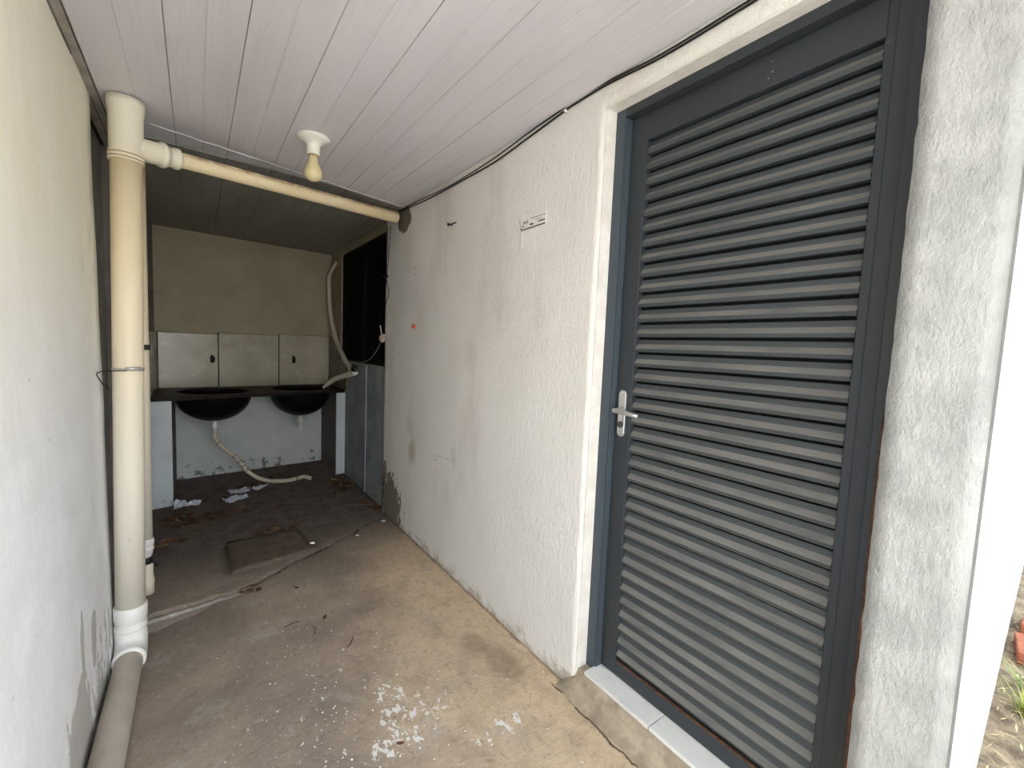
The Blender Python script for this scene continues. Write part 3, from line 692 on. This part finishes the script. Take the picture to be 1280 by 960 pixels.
for y, z, w_ in ((3.226, 1.49, 'level with the red knob'), (3.221, 1.395, 'middle of the low column of three'), (3.216, 1.305, 'lowest of the low column of three'), (2.936, 1.897, 'upper of the pair high above the red knob'), (2.937, 1.86, 'lower of the pair high above the red knob')):
    bm = B(); axial(bm, (XR + .003, y, z), (1.2, y, z), [(0, .0055), (.004, .005)], 8)
    obj('screw', bm, 'wire', at=(XR, y, z), label='tiny dark screw, ' + w_, cat='screw', group='tiny screws in the white wall')
# label
pl = thing('paper_label', (XR - .001, 1.62, 1.93), 'torn white printed paper label stuck high on the wall left of the door', 'label')
x = XR - .0045
def lab(bm, y0, y1, z0, z1, dx=0, sk=0.0): 
    v = [bm.verts.new((x - dx, yy, zz)) for yy, zz in ((y0, z0), (y1, z0 + sk), (y1, z1 + sk), (y0, z1))]; bm.faces.new(v)
bm = B(); box(bm, x, x + .003, 1.528, 1.706, 1.918, 1.990); obj('paper', bm, 'label', pl)
bm = B(); box(bm, x, x + .003, 1.696, 1.706, 1.84, 1.93); obj('torn_edge', bm, 'flake', pl)
bm = B()
for (y0, y1, z0, z1) in ((1.530, 1.694, 1.921, 1.926), (1.535, 1.58, 1.938, 1.943), (1.615, 1.638, 1.934, 1.941), (1.684, 1.693, 1.934, 1.941), (1.53, 1.63, 1.962, 1.964), (1.556, 1.60, 1.950, 1.952)):
    box(bm, x - .0006, x, y0, y1, z0, z1)
for k in range(5): box(bm, x - .0006, x, 1.688 - k * .008, 1.691 - k * .008, 1.947, 1.957 + .004 * (k % 2))
obj('print', bm, 'ink', pl)

# ------------------------------------------------------------------ sink counter
def yfc(x): return 4.37 + (x + .29) * .2244
ct = thing('sink_counter', (.5, 4.9, .84), 'dark stone counter with two black round sinks across the far end', 'counter')
bm = bmesh.new(); loops = []
out = [(-.304, yfc(-.304)), (1.247, yfc(1.247)), (1.247, yb(1.247) - .011), (-.304, yb(-.304) - .011)]
bl = [(.13, 4.84, .275), (.875, 4.99, .265)]
def loop(pts, z):
    vs = [bm.verts.new((a, b, z)) for a, b in pts]; return [bm.edges.new((vs[i], vs[(i + 1) % len(vs)])) for i in range(len(vs))]
E = loop(out, .882)
for cx, cy, r in bl: E += loop([(cx + math.cos(k / 32 * 2 * math.pi) * r, cy + math.sin(k / 32 * 2 * math.pi) * r) for k in range(32)], .882)
bmesh.ops.triangle_fill(bm, edges=E, use_beauty=True)
ex = bmesh.ops.extrude_face_region(bm, geom=bm.faces[:])
for v in [q for q in ex['geom'] if isinstance(q, bmesh.types.BMVert)]: v.co.z -= .028
obj('countertop', bm, 'granite', ct, label='dark stone top')
for (cx, cy, r), zb in zip(bl, (.612, .60)):
    bm = B(); a = Vector((cx, cy, .856)); d = .856 - zb
    pr = [(0, r + .025), (.004, r + .022)] + [(d * math.sin(t), (r + .018) * math.cos(t)) for t in [i / 12 * math.pi / 2 * .97 for i in range(1, 13)]]
    n = 40; rings = []
    for t, rr in pr + [(t - .006 if t > .01 else -.0, rr - .006) for t, rr in pr[::-1]]:
        rings.append([bm.verts.new((cx + math.cos(2 * math.pi * k / n) * rr, cy + math.sin(2 * math.pi * k / n) * rr, .854 - t)) for k in range(n)])
    for A_, C_ in zip(rings, rings[1:]):
        for k in range(n): bm.faces.new((A_[k], A_[(k + 1) % n], C_[(k + 1) % n], C_[k])).smooth = True
    b = obj('sink_bowl', bm, 'bowl', ct)
    bm = B(); axial(bm, (cx, cy, zb + .012), (cx, cy, 0), [(0, .030), (.012, .030), (.014, .018), (.05, .018), (.055, .027), (.08, .027), (.085, .017), (.15, .016), (.155, .014)], 20)
    obj('drain_outlet', bm, 'pvc3', b, label='white plastic drain outlet')
# piers
def pier(x0, x1, side, lab_, ):
    p = thing('counter_pier', ((x0 + x1) / 2, yfc(x0), 0), lab_, 'pier')
    bm = B(); prism(bm, [(x0, yfc(x0) + .012), (x1, yfc(x1) + .012), (x1, yfc(x1) + .03), (x0, yfc(x0) + .03)], 0, .853)
    obj('front_face', bm, 'pier', p)
    bm = B(); prism(bm, [(x0, yfc(x0) + .03), (x1, yfc(x1) + .03), (x1, yb(x1) - .002), (x0, yb(x0) - .002)], 0, .853)  # body behind the front face takes a darker grey-brown
    obj('pier_body', bm, 'pier_in', p, label='grey-brown side')
pier(-.303, -.165, 1, 'bluish-white wall pier under the left end of the sink counter')
pier(1.165, 1.256, -1, 'narrow bluish-white wall pier under the right end of the sink counter')
# drain hose
cx, cy = bl[0][:2]
hp = [(cx, cy, .515), (cx - .002, cy, .47), (.150, 4.84, .415), (.199, 4.82, .353), (.25, 4.80, .30), (.309, 4.78, .236), (.345, 4.765, .18), (.383, 4.75, .125), (.46, 4.735, .06), (.547, 4.72, .022), (.62, 4.68, .020), (.704, 4.65, .020), (.80, 4.68, .022), (.86, 4.68, .03), (.905, 4.63, .02)]
bm = B(); sp = smooth_path(hp, 10); tube(bm, sp, [.0185 + (.0035 if (45 < i < 70 and i % 4 < 2) else 0) for i in range(len(sp))], 16)
dh = obj('drain_hose', bm, 'hosem', at=(cx, cy, .5), label='cream corrugated hose curving from the left sink down onto the floor', cat='hose')
for i in (22, 44, 52, 60, 68, 118):
    bm = B(); d = (sp[i + 1] - sp[i]).normalized(); axial(bm, sp[i], sp[i] + d, [(0, .0225), (.006, .0225)], 16); obj('hose_band', bm, 'wire', dh, label='dark band')
# white pipe in the right corner
wp = thing('flexible_pipe', (1.23, 5.0, 1.1), 'pale flexible pipe hanging down the far right corner beside the dark window', 'pipe')
bm = B(); tube(bm, smooth_path([(1.262, 5.16, 2.235), (1.24, 5.19, 2.19), (1.215, 5.285, 2.095), (1.212, 5.27, 1.95), (1.22, 5.23, 1.698), (1.225, 5.10, 1.50), (1.23, 4.95, 1.35), (1.235, 4.66, 1.19), (1.24, 4.52, 1.135), (1.238, 4.47, 1.08)], 8), [.017 + .009 * (i / 72) for i in range(73)], 14); obj('hose', bm, 'hosem', wp)
wq = thing('tap_pipe', (1.2, 4.6, .95), 'short pale pipe slanting down to the right sink from the grey dado', 'pipe')
bm = B(); tube(bm, smooth_path([(1.085, 4.93, .886), (1.12, 4.90, .925), (1.165, 4.80, .985), (1.20, 4.60, 1.032), (1.232, 4.42, 1.067)], 8), [.012 + .014 * min(1, i / 12) for i in range(33)], 14); obj('hose', bm, 'pvc2', wq)
bm = B(); axial(bm, (1.226, 4.44, 1.063), (1.244, 4.26, 1.090), [(0, .018), (.06, .017), (.065, .022), (.10, .022), (.105, .014), (.15, .014)], 14); obj('coupling', bm, 'pvc3', wq)
bm = B(); tube(bm, smooth_path([(1.24, 4.42, 1.10), (1.22, 4.36, 1.13), (1.235, 4.28, 1.15), (1.215, 4.22, 1.135)], 5), .010, 8); tube(bm, smooth_path([(1.235, 4.40, 1.16), (1.22, 4.34, 1.12), (1.24, 4.30, 1.09)], 5), .009, 8); obj('valve', bm, 'wire', wq, label='black valve')

# ------------------------------------------------------------------ hatch lid
bm = B()
hq = [(.148, 3.42), (.154, 2.955), (.625, 3.03), (.585, 3.44)]; n = 12; g = []
for j in range(n + 1):
    row = []
    for i in range(n + 1):
        u, v = i / n, j / n
        a = Vector(hq[1]).lerp(Vector(hq[2]), u); b = Vector(hq[0]).lerp(Vector(hq[3]), u); p = a.lerp(b, v)
        e = (i in (0, n)) or (j in (0, n))
        row.append(bm.verts.new((p.x + (nz(p.x, p.y, 1, 25) * .008 if e else 0), p.y + (nz(p.x, p.y, 8, 25) * .01 if e else 0), .017 + nz(p.x, p.y, 0, 9) * .003 - .004 - (.003 if e else 0))))
    g.append(row)
for a, b in zip(g, g[1:]):
    for i in range(n): bm.faces.new((a[i], a[i + 1], b[i + 1], b[i])).smooth = True
ex = bmesh.ops.extrude_face_region(bm, geom=bm.faces[:])
for v in [q for q in ex['geom'] if isinstance(q, bmesh.types.BMVert)]: v.co.z -= .024
obj('drain_cover', bm, 'hatch', at=(.37, 3.2, 0), label='square cement inspection lid lying in the middle of the far floor', cat='cover')

# ------------------------------------------------------------------ papers
def crumple(name, cx, cy, w, d, h, seed, lab_, mat='paper', rot=0):
    bm = B(); n = 12; g = []
    c_, s_ = math.cos(rot), math.sin(rot)
    for j in range(n + 1):
        row = []
        for i in range(n + 1):
            u, v = (i / n - .5) * w, (j / n - .5) * d
            z = abs(nz(u, v, seed, 28)) * h * 1.5 + abs(nz(u, v, seed + 5, 12)) * h + .003
            k = 1 + nz(u, v, seed + 9, 10) * .35
            x_, y_ = u * k, v * k
            row.append(bm.verts.new((cx + x_ * c_ - y_ * s_, cy + x_ * s_ + y_ * c_, z)))
        g.append(row)
    for a, b in zip(g, g[1:]):
        for i in range(n): bm.faces.new((a[i], a[i + 1], b[i + 1], b[i]))
    ex = bmesh.ops.extrude_face_region(bm, geom=bm.faces[:])
    for v in [q for q in ex['geom'] if isinstance(q, bmesh.types.BMVert)]: v.co.z -= .0015
    return obj(name, bm, mat, at=(cx, cy, 0), label=lab_, cat='paper')
crumple('crumpled_paper', -.075, 4.33, .16, .12, .05, 1, 'crumpled pale blue wad of paper at the foot of the left pier')
crumple('paper_scrap', .255, 4.36, .17, .13, .018, 2, 'torn pale paper scrap on the floor, nearer of the two in the middle', rot=.5)
crumple('paper_sheet', .30, 4.56, .16, .13, .018, 3, 'folded white paper sheet on the floor under the left sink')
crumple('paper_sheet', .455, 4.58, .13, .07, .018, 4, 'narrow white paper strip on the floor by the hose', rot=.7)

# ------------------------------------------------------------------ dry leaves
def leafmesh(seed, w, l, mat):
    bm = B(); r = random.Random(seed); n = 6; g = []
    cu = r.uniform(.3, 1.1); tw = r.uniform(-.5, .5)
    for i in range(n + 1):
        t = i / n; ww = w * math.sin(math.pi * min(.97, max(.05, t)) ** .8) * .5; row = []
        for s in (-1, -.5, 0, .5, 1):
            row.append(bm.verts.new((s * ww + math.sin(t * 3 + tw) * w * .12, (t - .5) * l, .004 + abs(s) ** 1.5 * ww * cu * .8 + (t - .5) ** 2 * l * .35 + tw * s * (t - .5) * w * .3 + .003)))
        g.append(row)
    for a, b in zip(g, g[1:]):
        for i in range(4): bm.faces.new((a[i], a[i + 1], b[i + 1], b[i]))
    zmin = min(v.co.z for v in bm.verts)
    for v in bm.verts: v.co.z -= zmin - .0005
    me = bpy.data.meshes.new('leaf'); bm.to_mesh(me); bm.free(); me.materials.append(M[mat]); return me
LM = [leafmesh(i, random.uniform(.025, .05), random.uniform(.05, .10), 'leaf' if i % 4 else 'leaf2') for i in range(12)]
clusters = [((-.16, 3.98), (.09, .10), 22, 'curled brown leaf near the left pier', 'leaves near the left pier'),
            ((.02, 3.98), (.16, .12), 18, 'curled brown leaf nearest the crumpled paper', 'leaves near the left pier'),
            ((-.18, 3.60), (.08, .10), 12, 'dry brown leaf behind the thin pipe', 'leaves behind the thin pipe'),
            ((.20, 4.65), (.22, .20), 16, 'dry brown leaf beneath the left sink', 'leaves beneath the left sink'),
            ((.80, 4.95), (.28, .22), 16, 'dry brown leaf beneath the right sink', 'leaves beneath the right sink'),
            ((1.12, 4.30), (.08, .16), 26, 'dry brown leaf by the blue-grey dado', 'leaves heaped by the blue-grey dado'),
            ((1.18, 3.62), (.05, .20), 9, 'dry brown leaf by the right wall', 'leaves along the right wall foot'),
            ((.42, 3.49), (.10, .03), 7, 'dry brown leaf lying behind the cement lid', 'leaves behind the cement lid'),
            ((.35, 4.0), (.14, .14), 8, 'dry brown leaf on the open far floor', 'leaves on the open far floor'),
            ((.22, 2.69), (.04, .02), 4, 'dry brown leaf caught at the end of the slab lip', 'leaves at the slab lip')]
random.seed(21)
for (cx, cy), (rx, ry), n, lb, gp in clusters:
    for k in range(n):
        x = cx + max(-1.8, min(1.8, random.gauss(0, .7))) * rx; y = cy + max(-1.8, min(1.8, random.gauss(0, .7))) * ry
        x = max(-.25, min(1.215, x))
        if cy > 4.3 and y > 4.42: x = max(-.12, min(1.12, x))
        if -.30 < x < -.13 and y > 4.30: y = 4.25
        if .13 < x < .65 and 2.93 < y < 3.46: y = 3.48
        o = bpy.data.objects.new('leaf', LM[random.randrange(12)]); COL.objects.link(o)
        o.location = (x, y, zf(x, y) + .002 + (.012 * (k % 3) if n > 20 else .003)); s = random.uniform(.7, 1.15) if cy > 3.3 else .6; o.scale = (s, s, s)
        o.rotation_euler = (random.uniform(-.15, .15), random.uniform(-.15, .15), random.uniform(0, 6.28))
        dx, dy = (x - cx) / rx, (y - cy) / ry
        where = ('left ' if dx < -.45 else 'right ' if dx > .45 else 'middle ') + ('front' if dy < -.35 else 'back' if dy > .35 else 'centre')
        tone = 'tan' if o.data.materials[0].name.startswith('dry_tan') else 'brown'
        size = 'larger' if max(o.dimensions) > .075 else 'small'
        o['label'] = size + ' ' + lb.replace('brown', tone).replace(' dry ', ' dry ') + ', ' + where; o['category'] = 'leaf'; o['group'] = gp
for (x, y, s, lb) in [(.5075, 2.235, .55, 'single reddish-brown leaf lying flat on the paint-spattered floor'), (.435, 2.60, .5, 'small dry leaf on the floor just in front of the cement lid'), (.56, 1.36, .4, 'small brown leaf among the white paint spatters near the camera')]:
    o = bpy.data.objects.new('leaf', LM[1]); COL.objects.link(o); o.location = (x, y, .003); o.scale = (s, s, s); o.rotation_euler = (0, 0, x * 30)
    o['label'] = lb; o['category'] = 'leaf'
# twigs
for k, (x, y, a) in enumerate([(1.16, 4.16, .3), (.44, 2.16, 1.5), (.56, 1.98, 1.0), (.36, 2.26, .2), (.94, 3.2, 1.4)]):
    bm = B(); d = Vector((math.cos(a), math.sin(a), 0)) * .035
    tube(bm, smooth_path([Vector((x, y, .005)) - d, Vector((x + .006, y, .008)), Vector((x, y, .005)) + d], 4), .0022, 5)
    obj('twig', bm, 'leaf2' if k == 0 else 'leaf', at=(x, y, 0), label=['pale bent twig on the leaf heap by the grey dado', 'short dark twig beside the single reddish leaf', 'dark twig at the upper edge of the paint spatters', 'thin dark twig left of the single reddish leaf', 'dark twig between the cement lid and the right wall'][k], cat='twig')
# plaster flakes (uncountable crumbs)
random.seed(5); bm = B()
for k in range(260):
    q = random.random()
    if q < .2: x, y = XR - .012 - abs(random.gauss(0, .018)), random.uniform(1.3, 3.5)
    elif q < .75: x, y = random.gauss(.5, .22), random.gauss(1.75, .38)
    else: x, y = random.uniform(.1, 1.15), random.uniform(1.2, 3.4)
    if x > XR - .008 or x < -.1: continue
    if .14 < x < .64 and 2.94 < y < 3.45: continue
    r = random.uniform(.0015, .005); z = zf(x, y) + .002; a0 = random.random() * 6
    vs = [bm.verts.new((x + math.cos(a0 + t) * r * random.uniform(.5, 1.2), y + math.sin(a0 + t) * r * random.uniform(.5, 1.2), z)) for t in (0, 1.5, 3.1, 4.7)]
    top = bm.verts.new((x, y, z + r * .6))
    for i in range(4): bm.faces.new((vs[i], vs[(i + 1) % 4], top))
    bm.faces.new(vs[::-1])
obj('plaster_crumbs', bm, 'flake', kind='stuff', label='tiny white plaster crumbs scattered over the concrete floor', cat='crumbs')
for (x, y, s, lb) in [(.62, 3.10, .017, 'white plaster chip on the right corner of the cement lid'), (1.17, 3.28, .017, 'white plaster chip at the foot of the right wall'), (.92, 3.12, .012, 'white plaster chip between the lid and the right wall')]:
    bm = bmesh.new(); bmesh.ops.create_icosphere(bm, subdivisions=2, radius=s)
    for v in bm.verts: v.co = Vector((v.co.x, v.co.y * .7, v.co.z * .35)) * (1 + nz(*v.co, 70) * .5) + Vector((x, y, (.019 if y < 3.11 and x < .65 else 0) + s * .3))
    obj('plaster_chip', bm, 'flake', at=(x, y, 0), label=lb, cat='chip')

# ------------------------------------------------------------------ outside, bottom right
def facade_y(x): return .1495 + (x - 1.239) * .0561
for (x, dy, l, h, rz, lb) in [(3.28, -.09, .24, .06, .15, 'red clay brick lying against the foot of the white outer wall'), (3.62, -.10, .24, .07, .0, 'red clay brick farther along the foot of the white outer wall')]:
    bm = B(); box(bm, -l / 2, l / 2, -.055, .055, 0, h, .006)
    c_, s_ = math.cos(rz), math.sin(rz); 
    for v in bm.verts: v.co = Vector((x + v.co.x * c_ - v.co.y * s_, facade_y(x) + dy + v.co.x * s_ + v.co.y * c_, v.co.z - .012))
    obj('brick', bm, 'brick', at=(x, facade_y(x) + dy, 0), label=lb, cat='brick')
random.seed(11)
def tuft(x, y, n, h, lb, m='grass'):
    bm = B()
    for k in range(n):
        a = random.random() * 6.28; r = random.uniform(0, .05); L_ = h * random.uniform(.5, 1.1); le = random.uniform(.2, .9)
        bx, by = x + math.cos(a) * r, y + math.sin(a) * r; w = random.uniform(.002, .004); px = Vector((-math.sin(a), math.cos(a), 0)) * w
        prev = None
        for t in (0, .35, .7, 1):
            c = Vector((bx + math.cos(a) * le * L_ * t * t, by + math.sin(a) * le * L_ * t * t, -.02 + L_ * t * (1 - .3 * le * t)))
            c.y = min(c.y, facade_y(c.x) - .01)
            cur = (bm.verts.new(c - px * (1 - t * .9)), bm.verts.new(c + px * (1 - t * .9)))
            if prev: bm.faces.new((prev[0], prev[1], cur[1], cur[0]))
            prev = cur
    return obj('grass_tuft', bm, m, at=(x, y, 0), label=lb, cat='grass')
tuft(2.72, .14, 60, .12, 'yellow-green grass tuft at the foot of the white outer wall')
tuft(2.92, .13, 70, .13, 'taller green grass tuft beside the red brick', 'weed')
tuft(2.58, .10, 40, .07, 'dry straw tuft nearest the camera by the white outer wall', 'straw')
tuft(3.05, .05, 60, .10, 'green weed tuft a little out from the white outer wall', 'weed')
bm = B()
for k in range(900):
    x = random.uniform(1.7, 5); y = facade_y(x) - random.uniform(.0, .9) ** 1.3 - .02; a = random.random() * 6.28; l = random.uniform(.01, .04)
    p = Vector((x, y, .006 + random.random() * .012)); d = Vector((math.cos(a), math.sin(a) , random.uniform(-.1, .3))) * l; n_ = Vector((-math.sin(a), math.cos(a), 0)) * random.uniform(.001, .004)
    q = [p - d, p + n_, p + d, p - n_]
    for v in q: v.y = min(v.y, facade_y(v.x) - .004)
    bm.faces.new([bm.verts.new(v) for v in q])
obj('straw_litter', bm, 'straw', kind='stuff', label='dry straw and chips littering the soil outside', cat='litter')
